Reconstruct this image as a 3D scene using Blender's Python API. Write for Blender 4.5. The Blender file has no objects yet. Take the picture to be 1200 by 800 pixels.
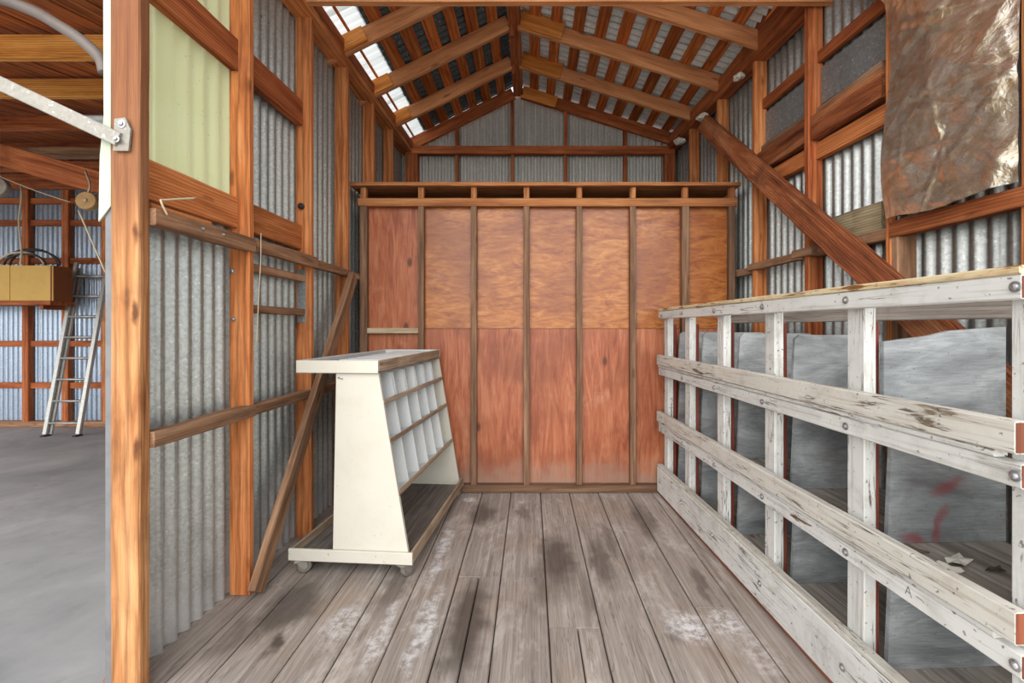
import bpy, bmesh, math, random
from mathutils import Vector, Matrix, noise

random.seed(7)
SC = bpy.context.scene
COL = SC.collection

# ------------------------------------------------------------------ camera, sky, light, exposure
FPX, CX, CY, EYE = 530.0, 622.0, 383.0, 1.40
cam_d = bpy.data.cameras.new('camera'); cam = bpy.data.objects.new('camera', cam_d); COL.objects.link(cam)
cam.location = (0, 0, EYE); cam.rotation_euler = (math.pi / 2, 0, 0)
cam_d.sensor_fit = 'HORIZONTAL'; cam_d.sensor_width = 36.0; cam_d.lens = FPX / 1200 * 36
cam_d.shift_x = -(CX - 600) / 1200; cam_d.shift_y = -(400 - CY) / 1200
cam_d.clip_start = 0.02; cam_d.clip_end = 200
SC.camera = cam

world = bpy.data.worlds.new('sky'); SC.world = world; world.use_nodes = True
bgn = world.node_tree.nodes['Background']
bgn.inputs['Color'].default_value = (0.93, 0.97, 1.0, 1); bgn.inputs['Strength'].default_value = 0.8

sun_d = bpy.data.lights.new('sun', 'SUN'); sun_d.energy = 2.3; sun_d.angle = math.radians(75); sun_d.color = (1.0, 0.97, 0.93)
sun = bpy.data.objects.new('sun', sun_d); COL.objects.link(sun); sun.location = (0, -6, 8)
sun.rotation_euler = (math.radians(66), 0, math.radians(-8))   # hazy afternoon sun behind the camera

SC.view_settings.view_transform = 'Standard'; SC.view_settings.look = 'None'
SC.view_settings.gamma = 1.0; SC.view_settings.use_curve_mapping = False
SC.view_settings.exposure = 1.0
SC.cycles.diffuse_bounces = 8

# ------------------------------------------------------------------ materials
def rgb(h):
    h = h.lstrip('#'); v = [int(h[i:i + 2], 16) / 255 for i in (0, 2, 4)]
    return tuple((c / 12.92 if c <= .04045 else ((c + .055) / 1.055) ** 2.4) for c in v) + (1.0,)

class NT:
    def __init__(s, name):
        s.m = bpy.data.materials.new(name); s.m.use_nodes = True; s.t = s.m.node_tree
        s.t.nodes.clear(); s.out = s.t.nodes.new('ShaderNodeOutputMaterial')
        s.b = s.t.nodes.new('ShaderNodeBsdfPrincipled'); s.l(s.b.outputs[0], s.out.inputs[0])
    def l(s, a, b): s.t.links.new(a, b)
    def n(s, typ, **kw):
        nd = s.t.nodes.new('ShaderNode' + typ)
        for k, v in kw.items(): setattr(nd, k, v)
        return nd
    def put(s, sock, v):
        if hasattr(v, 'is_linked') or hasattr(v, 'links'): s.l(v, sock)
        else: sock.default_value = v
    def math(s, op, a, b=None, clamp=False):
        nd = s.n('Math', operation=op, use_clamp=clamp); s.put(nd.inputs[0], a)
        if b is not None: s.put(nd.inputs[1], b)
        return nd.outputs[0]
    def vec(s, op, a, b):
        nd = s.n('VectorMath', operation=op); s.put(nd.inputs[0], a); s.put(nd.inputs[1], b)
        return nd.outputs['Value'] if op in ('LENGTH', 'DISTANCE', 'DOT_PRODUCT') else nd.outputs[0]
    def noise(s, vec, scale, detail=4, rough=.55, dist=0.0):
        nd = s.n('TexNoise'); s.put(nd.inputs['Vector'], vec); nd.inputs['Scale'].default_value = scale
        nd.inputs['Detail'].default_value = detail; nd.inputs['Roughness'].default_value = rough; nd.inputs['Distortion'].default_value = dist
        return nd.outputs['Fac']
    def ramp(s, fac, stops, interp='LINEAR'):
        nd = s.n('ValToRGB'); nd.color_ramp.interpolation = interp; s.put(nd.inputs[0], fac); e = nd.color_ramp.elements
        while len(e) < len(stops): e.new(.5)
        for i, (p, c) in enumerate(stops):
            e[i].position = p; e[i].color = c if isinstance(c, tuple) else (c, c, c, 1)
        return nd.outputs[0]
    def mix(s, fac, a, b, mode='MIX'):
        nd = s.n('Mix', data_type='RGBA', blend_type=mode); s.put(nd.inputs[0], fac); s.put(nd.inputs[6], a); s.put(nd.inputs[7], b)
        return nd.outputs[2]
    def step(s, v, lo, hi):
        nd = s.n('MapRange', interpolation_type='SMOOTHSTEP'); s.put(nd.inputs[0], v)
        nd.inputs[1].default_value = lo; nd.inputs[2].default_value = hi
        return nd.outputs[0]
    def bump(s, h, strength, dist=.01):
        nd = s.n('Bump'); nd.inputs['Strength'].default_value = strength; nd.inputs['Distance'].default_value = dist
        s.put(nd.inputs['Height'], h); s.l(nd.outputs[0], s.b.inputs['Normal'])
    def coords(s):
        tc = s.n('TexCoord'); oi = s.n('ObjectInfo'); cm = s.n('CombineXYZ')
        for i, k in enumerate((37.0, 19.0, 53.0)): s.l(s.math('MULTIPLY', oi.outputs['Random'], k), cm.inputs[i])
        s.rnd = oi.outputs['Random']
        return s.vec('ADD', tc.outputs['Object'], cm.outputs[0])

def wood(name, dark, mid, light, rough=.78, dirt=.35, dirtcol='#4a3a30', vary=.35, knots=.6, bump=.35, spec=.25, grain=9.0, ring=22.0, aged=None, ringmix=.75):
    t = NT(name); p = t.coords()
    g = t.noise(t.vec('MULTIPLY', p, (.7, grain, grain)), 2.2, 6, .6, .7)
    c = t.ramp(g, [(.28, rgb(dark)), (.5, rgb(mid)), (.72, rgb(light))])
    f = t.noise(t.vec('MULTIPLY', p, (4, 150, 150)), 1.0, 3, .6)
    c = t.mix(.5, c, t.ramp(f, [(.3, .45), (.55, 1.0)]), 'MULTIPLY')
    w = t.n('TexWave', wave_type='RINGS', rings_direction='X', wave_profile='SAW'); t.l(t.vec('MULTIPLY', t.vec('ADD', p, (0, .13, .21)), (.18, 1, 1)), w.inputs['Vector'])
    w.inputs['Scale'].default_value = ring; w.inputs['Distortion'].default_value = 4.5; w.inputs['Detail'].default_value = 2; w.inputs['Detail Scale'].default_value = .6; w.inputs['Detail Roughness'].default_value = .5
    c = t.mix(ringmix, c, t.ramp(w.outputs['Fac'], [(.0, .45), (.3, .95), (.7, 1.0), (1.0, .55)]), 'MULTIPLY')
    c = t.mix(1.0, c, (1.25, 1.25, 1.25, 1), 'MULTIPLY')
    if knots:
        v = t.n('TexVoronoi'); v.inputs['Scale'].default_value = 1.0
        wob = t.n('TexNoise'); t.l(p, wob.inputs['Vector']); wob.inputs['Scale'].default_value = 20
        t.l(t.vec('ADD', t.vec('MULTIPLY', p, (2.6, 9, 9)), t.vec('MULTIPLY', wob.outputs['Color'], (.12, .12, .12))), v.inputs['Vector'])
        k = t.step(v.outputs['Distance'], .17, .05)
        c = t.mix(t.math('MULTIPLY', k, knots), c, rgb('#4f2a16'))
    d = t.noise(p, 2.6, 6, .65, .4)
    c = t.mix(t.math('MULTIPLY', t.step(d, .48, .72), dirt), c, rgb(dirtcol))
    if aged:   # the upper part of the post has weathered to a darker red brown, with a ragged edge
        gz = t.n('NewGeometry'); sz = t.n('SeparateXYZ'); t.l(gz.outputs['Position'], sz.inputs[0])
        k2 = t.step(t.math('ADD', sz.outputs[2], t.math('MULTIPLY', t.noise(t.vec('MULTIPLY', p, (2, 25, 25)), 1, 4), .5)), aged + .1, aged + .5)
        c = t.mix(t.math('MULTIPLY', k2, .75), c, t.mix(f, rgb('#5a3322'), rgb('#8a5a40')))
    hv = t.n('HueSaturation'); t.l(c, hv.inputs['Color'])
    t.l(t.math('ADD', t.math('MULTIPLY', t.rnd, vary), 1 - vary / 2), hv.inputs['Value'])
    t.l(hv.outputs[0], t.b.inputs['Base Color'])
    t.b.inputs['Roughness'].default_value = rough; t.b.inputs['Specular IOR Level'].default_value = spec
    t.bump(t.math('ADD', f, t.math('MULTIPLY', g, .7)), bump, .006)
    return t.m

def paint(name, col, col2, under, wear=.5, dirt='#6d6456', dirtamt=.4, rough=.55, vary=.1, streak=9.0, crack=0.0):
    t = NT(name); p = t.coords()
    c = t.mix(t.noise(p, 3, 4), rgb(col), rgb(col2))
    w = t.noise(t.vec('MULTIPLY', p, (1.2, streak, streak)), 2.6, 8, .68, .3)
    d = t.noise(p, 4.5, 7, .7, .5)
    c = t.mix(t.math('MULTIPLY', t.step(d, .45, .75), dirtamt), c, rgb(dirt))
    k = t.step(w, .74 - wear * .22, .80 - wear * .22)
    fine = t.noise(t.vec('MULTIPLY', p, (3, 120, 120)), 1, 3)
    c = t.mix(k, c, t.mix(fine, rgb(under), rgb('#3b2c22')))
    if crack:
        ck = t.noise(t.vec('MULTIPLY', p, (.35, 9, 9)), 3.5, 4, .55, .3)
        band = t.math('ABSOLUTE', t.math('SUBTRACT', ck, .5)); msk = t.step(t.noise(p, 3.3, 3), .42, .6)
        c = t.mix(t.math('MULTIPLY', t.math('MULTIPLY', t.step(band, .016, .004), msk), crack), c, rgb('#4d4238'))
        ck2 = t.noise(t.vec('MULTIPLY', p, (1.5, 40, 40)), 1.4, 5, .6); c = t.mix(t.math('MULTIPLY', t.step(ck2, .52, .72), crack * .45), c, rgb(dirt))
        st_ = t.noise(t.vec('MULTIPLY', p, (1.0, 2, 2)), 2.3, 5, .7); c = t.mix(t.math('MULTIPLY', t.step(st_, .60, .72), crack * .35), c, rgb('#b98a4a'))
    sp = t.noise(p, 55, 2, .5); c = t.mix(t.math('MULTIPLY', t.step(sp, .66 + .06 * (1 - min(1, crack * 2)), .72 + .05 * (1 - min(1, crack * 2))), .7), c, rgb('#4a3f36'))
    hv = t.n('HueSaturation'); t.l(c, hv.inputs['Color']); t.l(t.math('ADD', t.math('MULTIPLY', t.rnd, vary), 1 - vary / 2), hv.inputs['Value'])
    t.l(hv.outputs[0], t.b.inputs['Base Color']); t.b.inputs['Roughness'].default_value = rough
    t.b.inputs['Specular IOR Level'].default_value = .3
    t.bump(t.math('SUBTRACT', t.math('MULTIPLY', fine, .25), k), .35, .004)
    return t.m

def galv(name, a, b, metal=.55, rough=.42, chalk=0.0, vary=.15, rust=0.0):
    t = NT(name); p = t.coords()
    v = t.n('TexVoronoi'); v.inputs['Scale'].default_value = 85; t.l(p, v.inputs['Vector'])
    sp = t.n('SeparateColor'); t.l(v.outputs['Color'], sp.inputs[0])
    n1 = t.noise(t.vec('MULTIPLY', p, (1, 1, .25)), 5, 6, .65)
    c = t.mix(t.math('ADD', t.math('MULTIPLY', sp.outputs[0], .45), t.math('MULTIPLY', n1, .6)), rgb(a), rgb(b))
    d = t.noise(p, 60, 3, .6); c = t.mix(t.math('MULTIPLY', t.step(d, .6, .7), .5), c, rgb('#d5dade'))
    if chalk:
        z = t.n('SeparateXYZ'); g = t.n('NewGeometry'); t.l(g.outputs['Position'], z.inputs[0])
        hgt = t.step(t.math('ADD', z.outputs[2], t.math('MULTIPLY', t.noise(p, 5, 4), .9)), .95, .35)
        c = t.mix(t.math('MULTIPLY', hgt, chalk), c, rgb('#d8d6d6'))
    if rust: c = t.mix(t.math('MULTIPLY', t.step(t.noise(p, 3, 6, .7), .55, .75), rust), c, rgb('#7a5236'))
    hv = t.n('HueSaturation'); t.l(c, hv.inputs['Color']); t.l(t.math('ADD', t.math('MULTIPLY', t.rnd, vary), 1 - vary / 2), hv.inputs['Value'])
    t.l(hv.outputs[0], t.b.inputs['Base Color']); t.b.inputs['Metallic'].default_value = metal
    t.l(t.math('ADD', t.math('MULTIPLY', n1, .25), rough - .12), t.b.inputs['Roughness'])
    t.bump(d, .08, .003)
    return t.m

def plain(name, col, rough=.6, metal=0.0, n=.12, scale=12):
    t = NT(name); p = t.coords(); c = rgb(col); dk = tuple(x * .55 for x in c[:3]) + (1,)
    f = t.noise(p, scale, 5, .6)
    t.l(t.mix(t.math('MULTIPLY', t.step(f, .4, .7), n * 3), c, dk), t.b.inputs['Base Color'])
    t.b.inputs['Roughness'].default_value = rough; t.b.inputs['Metallic'].default_value = metal
    t.bump(f, .15, .004)
    return t.m

def plywood(name, a, b, c3, vertical, rough=.42):
    t = NT(name); p = t.coords()   # board local: x = long axis (vertical sheet: z)
    s = (.8, 7, 7) if vertical else (7, 1.6, 7)
    g = t.noise(t.vec('MULTIPLY', p, s), 2.4, 7, .62, 1.6)
    c = t.ramp(g, [(.3, rgb(a)), (.5, rgb(b)), (.72, rgb(c3))])
    f = t.noise(t.vec('MULTIPLY', p, (8, 110, 110) if vertical else (140, 22, 60)), 1, 3)
    c = t.mix(.4, c, t.ramp(f, [(.33, .55), (.55, 1.0)]), 'MULTIPLY')
    big = t.noise(p, 1.7, 4, .55, .3)
    c = t.mix(t.math('MULTIPLY', t.step(big, .44, .66), .6), c, rgb('#74391f'))
    pale = t.noise(p, 3.1, 6, .7); c = t.mix(t.math('MULTIPLY', t.step(pale, .58, .75), .35), c, rgb('#c9977a'))
    if vertical:
        v = t.n('TexVoronoi'); v.inputs['Scale'].default_value = 1; t.l(t.vec('MULTIPLY', p, (2.2, 4.5, 4.5)), v.inputs['Vector'])
        c = t.mix(t.math('MULTIPLY', t.step(v.outputs['Distance'], .13, .05), .85), c, rgb('#4a2416'))
        g2 = t.n('NewGeometry'); z = t.n('SeparateXYZ'); t.l(g2.outputs['Position'], z.inputs[0])
        du = t.step(t.math('ADD', z.outputs[2], t.math('MULTIPLY', t.noise(p, 9, 5), .35)), .50, .2)
        c = t.mix(t.math('MULTIPLY', du, .75), c, rgb('#8d7668'))
    t.l(c, t.b.inputs['Base Color']); t.b.inputs['Roughness'].default_value = rough
    t.b.inputs['Specular IOR Level'].default_value = .4; t.bump(f, .12, .003)
    return t.m

M = {}
M['stud'] = wood('orange_stud_wood', '#8f5029', '#b97242', '#cc8c5a', dirt=.35, dirtcol='#6a4330')
M['post'] = wood('weathered_front_post_wood', '#7d4c2b', '#a9754a', '#c09064', dirt=.4, dirtcol='#64402b', vary=.1, knots=.9, grain=7, ring=18, aged=1.72)
M['red'] = wood('red_brown_old_wood', '#6c3218', '#9a5530', '#b46f43', dirt=.35, dirtcol='#4b2a1c')
M['sheath'] = wood('roof_board_wood', '#8d4420', '#bd6a36', '#d08a4c', dirt=.25, dirtcol='#6a3c22', vary=.6)
M['rafter'] = wood('rafter_wood', '#9a6340', '#bd8257', '#cc9669', dirt=.2, dirtcol='#8a5a3c', vary=.2, ringmix=.45)
M['cleat'] = wood('fresh_cleat_wood', '#a7602a', '#c97f3b', '#dd9b55', dirt=.12, knots=.5, vary=.15)
M['brown'] = wood('dusty_brown_wood', '#5b4030', '#86644b', '#a68468', dirt=.45, dirtcol='#4a3a30', ringmix=.3)
M['rough'] = wood('rough_bark_timber', '#4a2414', '#83492b', '#a97550', dirt=.6, dirtcol='#3e241a', bump=.9, grain=6)
M['pale'] = wood('pale_weathered_wood', '#8f7d66', '#b3a287', '#c9bb9f', dirt=.3, dirtcol='#75675a', vary=.15, ringmix=.3)
M['pstud'] = wood('partition_stud_wood', '#4b3627', '#6d513e', '#866a54', dirt=.5, dirtcol='#5a463a', vary=.3, ringmix=.3)
M['ptop'] = wood('partition_top_wood', '#774428', '#a0683f', '#b37f53', dirt=.4, dirtcol='#5f4030', vary=.15)
M['ply_up'] = plywood('upper_plywood', '#7c4020', '#a5632f', '#bd8449', False, .34)
M['ply_low'] = plywood('lower_plywood', '#7e402a', '#a35c3c', '#b57a58', True, .45)
M['bay_plank'] = wood('bay_roof_plank', '#6d3418', '#9a5329', '#b66d38', dirt=.4, dirtcol='#3f2417', vary=.4)
M['bay_joist'] = wood('bay_joist_wood', '#a5662b', '#c98a43', '#d9a25a', dirt=.2, vary=.2)
M['galv'] = galv('galvanised_sheet', '#a2a4a1', '#d4d4cf', metal=.35, rough=.42)
M['galv_wall'] = galv('wall_galvanised_sheet', '#7f8281', '#b3b4b0', metal=.75, rough=.36, chalk=.4)
M['galv_left'] = galv('left_wall_galvanised_sheet', '#888a88', '#bdbeb9', metal=.65, rough=.37, chalk=.65)
M['galv_blue'] = galv('blue_grey_galvanised_sheet', '#7f8fa3', '#b9c6d6', metal=.7, rough=.36)
M['galv_roof'] = galv('roof_galvanised_sheet', '#b4b8b9', '#e2e5e5', metal=.05)
M['dark_roof'] = galv('shade_dark_roof_sheet', '#34393c', '#5d6467', metal=.2, rough=.6)  # the left slope's dim look is put into this dark sheet colour
M['flash'] = galv('grey_flashing', '#6e7375', '#9aa0a2', metal=.5, rough=.5)
M['alu'] = galv('ladder_aluminium', '#8f8f8b', '#bbbab4', metal=.7, rough=.4)
M['strap'] = galv('rusty_white_strap', '#7d7a74', '#98948c', metal=.2, rough=.6, rust=.4)
M['bolt'] = galv('bolt_steel', '#8c8c8e', '#c6c6c8', metal=.8, rough=.35)
M['rack'] = paint('white_rack_paint', '#d8d8d4', '#c8c9c7', '#7d5f45', wear=.62, dirtamt=.4, rough=.6, crack=.8)
M['rack_lip'] = paint('worn_rack_lip', '#cfccc4', '#bcb9b1', '#85796a', wear=.68, crack=.9, dirtamt=.5, rough=.65, dirt='#8a7a64')
M['rack_cap'] = paint('rust_stained_rack_cap', '#d9cdb0', '#cdb88c', '#9a6a30', wear=.9, crack=.9, dirtamt=.6, dirt='#a5672a')
def make_divider():
    t = NT('whitewashed_bin_plywood'); p = t.coords()
    g = t.noise(t.vec('MULTIPLY', p, (2.2, 4, 6)), 1.2, 8, .62, 1.0)
    c = t.ramp(g, [(.28, rgb('#6a6c6e')), (.46, rgb('#8c9092')), (.62, rgb('#a8acae')), (.8, rgb('#bfc3c5'))])
    f = t.noise(t.vec('MULTIPLY', p, (14, 40, 160)), 1, 4, .6); c = t.mix(.45, c, t.ramp(f, [(.35, .55), (.6, 1.0)]), 'MULTIPLY')
    sp = t.noise(p, 90, 2); c = t.mix(t.math('MULTIPLY', t.step(sp, .68, .73), .5), c, rgb('#3f3c3a'))
    b = t.noise(p, 2.1, 4, .6); c = t.mix(t.math('MULTIPLY', t.step(b, .56, .72), .35), c, rgb('#6d4a40'))
    geo = t.n('NewGeometry'); wob = t.n('TexNoise'); t.l(geo.outputs['Position'], wob.inputs['Vector']); wob.inputs['Scale'].default_value = 9
    pw = t.vec('ADD', geo.outputs['Position'], t.vec('MULTIPLY', t.vec('SUBTRACT', wob.outputs['Color'], (.5, .5, .5)), (.12, 0, .12)))
    acc = None
    for (x, z, rx, rz) in ((1.50, .66, .03, .10), (1.53, .82, .09, .05), (1.40, .63, .07, .03)):
        d = t.vec('MULTIPLY', t.vec('SUBTRACT', pw, (x, 1.66, z)), (1 / rx, 4, 1 / rz)); ln = t.n('VectorMath', operation='LENGTH'); t.l(d, ln.inputs[0])
        m = t.step(ln.outputs['Value'], 1.1, .2); acc = m if acc is None else t.math('MAXIMUM', acc, m)
    c = t.mix(t.math('MULTIPLY', acc, .6), c, rgb('#8e2f34'))
    t.l(c, t.b.inputs['Base Color']); t.b.inputs['Roughness'].default_value = .6; t.bump(f, .2, .003)
    return t.m
M['divider'] = make_divider()
M['endgrain'] = wood('cut_end_wood', '#5c3022', '#7d4631', '#8c5640', dirt=.3, vary=.1)
M['cleat_red'] = wood('red_bin_cleat', '#4f2218', '#74372a', '#8a4a3a', dirt=.4)
M['shelf'] = wood('grey_bin_shelf_board', '#6f6862', '#928a82', '#aaa29a', dirt=.5, dirtcol='#564f4b', vary=.2, ringmix=.3)
M['cream'] = paint('cream_cart_paint', '#c6c2b7', '#bab6aa', '#8a5c40', wear=.12, dirt='#a59c84', dirtamt=.22, rough=.45, streak=3)
M['cartwhite'] = paint('white_pigeonhole_paint', '#cfd1d0', '#c2c6c8', '#a89a88', wear=.05, dirt='#a8a49c', dirtamt=.2, rough=.5)
M['cartrim'] = wood('worn_cart_rim_wood', '#6e5c4c', '#93806c', '#b09e88', dirt=.35, vary=.15, ringmix=.3)
M['cartfloor'] = wood('grey_cart_deck', '#4d4845', '#6c6560', '#857d76', dirt=.5, dirtcol='#403b3a', vary=.2, ringmix=.3)
M['caster'] = plain('dusty_caster_metal', '#8a857c', .5, .4)
M['tyre'] = plain('grey_rubber_wheel', '#6a655e', .8)
M['carton'] = plain('tan_cardboard', '#c9a45c', .85, 0, .06, 5)
M['carton_side'] = plain('brown_cardboard', '#8a4f2a', .85, 0, .1, 5)
M['cable'] = plain('dark_cable', '#2c2a2a', .6)
M['rope'] = plain('pale_rope', '#c7b89c', .9)
M['hose'] = plain('grey_conduit', '#6a615c', .6, .2)
M['chain'] = plain('dusty_chain_steel', '#a5947f', .5, .6)
M['block'] = plain('wooden_pulley_shell', '#a98657', .7, 0, .2)
M['blockgrey'] = plain('grey_pulley_shell', '#8c8478', .7, .2, .25)
M['dark'] = plain('black_rubber', '#1c1a1a', .6)
M['paper'] = plain('flaked_paint_scrap', '#d6d2c6', .85, 0, .1, 30)
M['papdark'] = plain('dark_bark_flake', '#544a42', .85)
M['pencil'] = plain('pencil_mark', '#4a4a48', .8)
M['flashwhite'] = plain('pale_green_white_sheet', '#b3bba8', .6, 0, .08)
M['greystrip'] = plain('grey_edge_strip', '#77777a', .6, .2, .15)
M['burlap'] = wood('weathered_slab_wood', '#6d6250', '#918468', '#aa9d80', dirt=.5, dirtcol='#574b3c', bump=.8, vary=.05)

def make_floor_mat():
    t = NT('weathered_floor_boards'); p = t.coords()
    g = t.noise(t.vec('MULTIPLY', p, (.6, 22, 22)), 2.0, 7, .65, .8)
    c = t.ramp(g, [(.25, rgb('#7a706a')), (.5, rgb('#978d86')), (.75, rgb('#b3aaa2'))])
    f = t.noise(t.vec('MULTIPLY', p, (5, 170, 170)), 1, 3)
    c = t.mix(.45, c, t.ramp(f, [(.32, .55), (.55, 1.0)]), 'MULTIPLY')
    hv = t.n('HueSaturation'); t.l(c, hv.inputs['Color']); t.l(t.math('ADD', t.math('MULTIPLY', t.rnd, .22), .89), hv.inputs['Value']); c = hv.outputs[0]
    ck = t.noise(t.vec('MULTIPLY', p, (.25, 7, 7)), 4, 4, .55, .3); bd = t.math('ABSOLUTE', t.math('SUBTRACT', ck, .5))
    c = t.mix(t.math('MULTIPLY', t.step(bd, .010, .002), .55), c, rgb('#4a423d'))
    geo = t.n('NewGeometry'); pos = geo.outputs['Position']
    c = t.mix(t.math('MULTIPLY', t.step(t.noise(pos, 1.6, 5, .6), .45, .7), .4), c, rgb('#8b7460'))
    c = t.mix(t.math('MULTIPLY', t.step(t.noise(t.vec('MULTIPLY', pos, (2.2, .8, 1)), 2.4, 6, .7, .6), .50, .68), .5), c, rgb('#c4beb8'))
    c = t.mix(t.math('MULTIPLY', t.step(t.noise(t.vec('MULTIPLY', p, (.8, 4, 4)), 1.7, 6, .7, .6), .52, .7), .5), c, rgb('#5f544d'))
    wob = t.n('TexNoise'); t.l(pos, wob.inputs['Vector']); wob.inputs['Scale'].default_value = 6; wob.inputs['Detail'].default_value = 5
    pw = t.vec('ADD', pos, t.vec('MULTIPLY', t.vec('SUBTRACT', wob.outputs['Color'], (.5, .5, .5)), (.16, .3, 0)))
    def blob(x, y, rx, ry):
        d = t.vec('MULTIPLY', t.vec('SUBTRACT', pw, (x, y, 0)), (1 / rx, 1 / ry, 0))
        ln = t.n('VectorMath', operation='LENGTH'); t.l(d, ln.inputs[0])
        return t.step(ln.outputs['Value'], 1.15, .35)
    def add(bl):
        acc = None
        for x, y, rx, ry, s in bl:
            v = t.math('MULTIPLY', blob(x, y, rx, ry), s); acc = v if acc is None else t.math('MAXIMUM', acc, v)
        return acc
    dk = add([(-.30, 2.15, .12, .45, .85), (.16, 2.75, .12, .45, .8), (.07, 2.5, .08, .3, .5), (.42, 2.7, .07, .4, .65), (.52, 3.0, .06, .35, .4), (-1.20, 2.28, .16, .3, .8),
              (-1.12, 2.0, .04, .09, .9), (-.74, 2.4, .09, .3, .6), (-.36, 3.4, .12, .25, .7), (.82, 3.3, .1, .4, .55), (.28, 2.35, .06, .3, .4), (-1.35, 2.05, .08, .2, .5),
              (-.05, 3.45, .06, .15, .5), (.93, 2.45, .04, .25, .55), (.66, 2.05, .05, .1, .5), (.79, 2.02, .05, .10, .0)])
    c = t.mix(dk, c, rgb('#463c36'))
    wh = add([(.74, 2.12, .12, .14, .85), (.92, 2.16, .10, .10, .7), (-.56, 2.85, .05, .45, .7), (-.5, 2.1, .05, .4, .6), (-.88, 2.15, .10, .25, .45), (-.68, 2.05, .05, .3, .5), (.98, 2.0, .1, .2, .4), (-.5, 3.7, .06, .06, .7)])
    wn = t.step(t.noise(pos, 22, 6, .75), .38, .62)
    c = t.mix(t.math('MULTIPLY', wh, wn), c, rgb('#d9d9dd'))
    t.l(c, t.b.inputs['Base Color']); t.b.inputs['Roughness'].default_value = .72; t.b.inputs['Specular IOR Level'].default_value = .3
    t.bump(t.math('ADD', f, g), .35, .004)
    return t.m
M['floor'] = make_floor_mat()

def make_concrete():
    t = NT('bay_concrete'); p = t.coords()
    c = t.ramp(t.noise(p, 1.3, 7, .65, .4), [(.3, rgb('#838486')), (.55, rgb('#9c9c9d')), (.75, rgb('#b0b0af'))])
    c = t.mix(t.math('MULTIPLY', t.step(t.noise(p, 4, 6, .7), .55, .7), .35), c, rgb('#77736f'))
    t.l(c, t.b.inputs['Base Color']); t.b.inputs['Roughness'].default_value = .6; t.bump(t.noise(p, 40, 4), .1, .004)
    return t.m
M['concrete'] = make_concrete()

def make_fibreglass():
    t = NT('pale_green_fibreglass'); p = t.coords()
    c = t.mix(t.noise(p, 6, 5, .7), rgb('#e9f1b8'), rgb('#f3f8d2'))
    sp = t.noise(p, 70, 2); c = t.mix(t.math('MULTIPLY', t.step(sp, .7, .74), .5), c, rgb('#7f8a5a'))
    t.l(c, t.b.inputs['Base Color']); t.b.inputs['Roughness'].default_value = .45
    tr = t.n('BsdfTranslucent'); t.l(c, tr.inputs[0]); mx = t.n('MixShader'); mx.inputs[0].default_value = .5
    t.l(t.b.outputs[0], mx.inputs[1]); t.l(tr.outputs[0], mx.inputs[2]); t.l(mx.outputs[0], t.out.inputs[0])
    return t.m
M['gravel'] = plain('bounce_gravel', '#d3cdc2', .9, 0, .08, 30)  # pale tone picked so the yard bounces light up to the roof
M['fibre'] = make_fibreglass()
def make_sun_diffuser():  # translucent white sheet, added to soften sun at the eave gap
    t = NT('eave_gap_diffuser'); p = t.coords(); c = t.mix(t.noise(p, 5, 4), rgb('#f2f3f0'), rgb('#e2e6e4'))
    t.l(c, t.b.inputs['Base Color']); t.b.inputs['Roughness'].default_value = .4
    tr = t.n('BsdfTranslucent'); t.l(c, tr.inputs[0]); mx = t.n('MixShader'); mx.inputs[0].default_value = .7
    t.l(t.b.outputs[0], mx.inputs[1]); t.l(tr.outputs[0], mx.inputs[2]); t.l(mx.outputs[0], t.out.inputs[0])
    return t.m
M['sun_diffuser'] = make_sun_diffuser()

def make_foil():
    t = NT('crinkled_foil_film'); p = t.coords()
    n1 = t.noise(t.vec('MULTIPLY', p, (1, 1, 1.6)), 7, 6, .6, 1.2)
    c = t.mix(t.step(n1, .35, .65), rgb('#dcc9ad'), rgb('#f2ece0'))
    t.l(c, t.b.inputs['Base Color']); t.b.inputs['Metallic'].default_value = .9; t.b.inputs['Roughness'].default_value = .08
    t.bump(t.math('ADD', t.noise(p, 20, 4, .6, 2.5), t.math('MULTIPLY', n1, .8)), .32, .010)
    return t.m
M['foil'] = make_foil()

# ------------------------------------------------------------------ builders
def link(name, me, mat, parent=None, mw=None):
    o = bpy.data.objects.new(name, me); COL.objects.link(o)
    if mat is not None and not me.materials: me.materials.append(M[mat])
    if parent is not None: o.parent = parent
    if mw is not None: o.matrix_local = mw
    return o

def empty(name, loc=(0, 0, 0), rz=0.0, parent=None):
    o = bpy.data.objects.new(name, None); COL.objects.link(o); o.location = loc; o.rotation_euler = (0, 0, rz)
    o.empty_display_size = .1
    if parent is not None: o.parent = parent
    return o

def tag(o, label, cat=None, group=None, kind=None):
    o['label'] = label
    if cat: o['category'] = cat
    if group: o['group'] = group
    if kind: o['kind'] = kind
    return o

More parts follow.
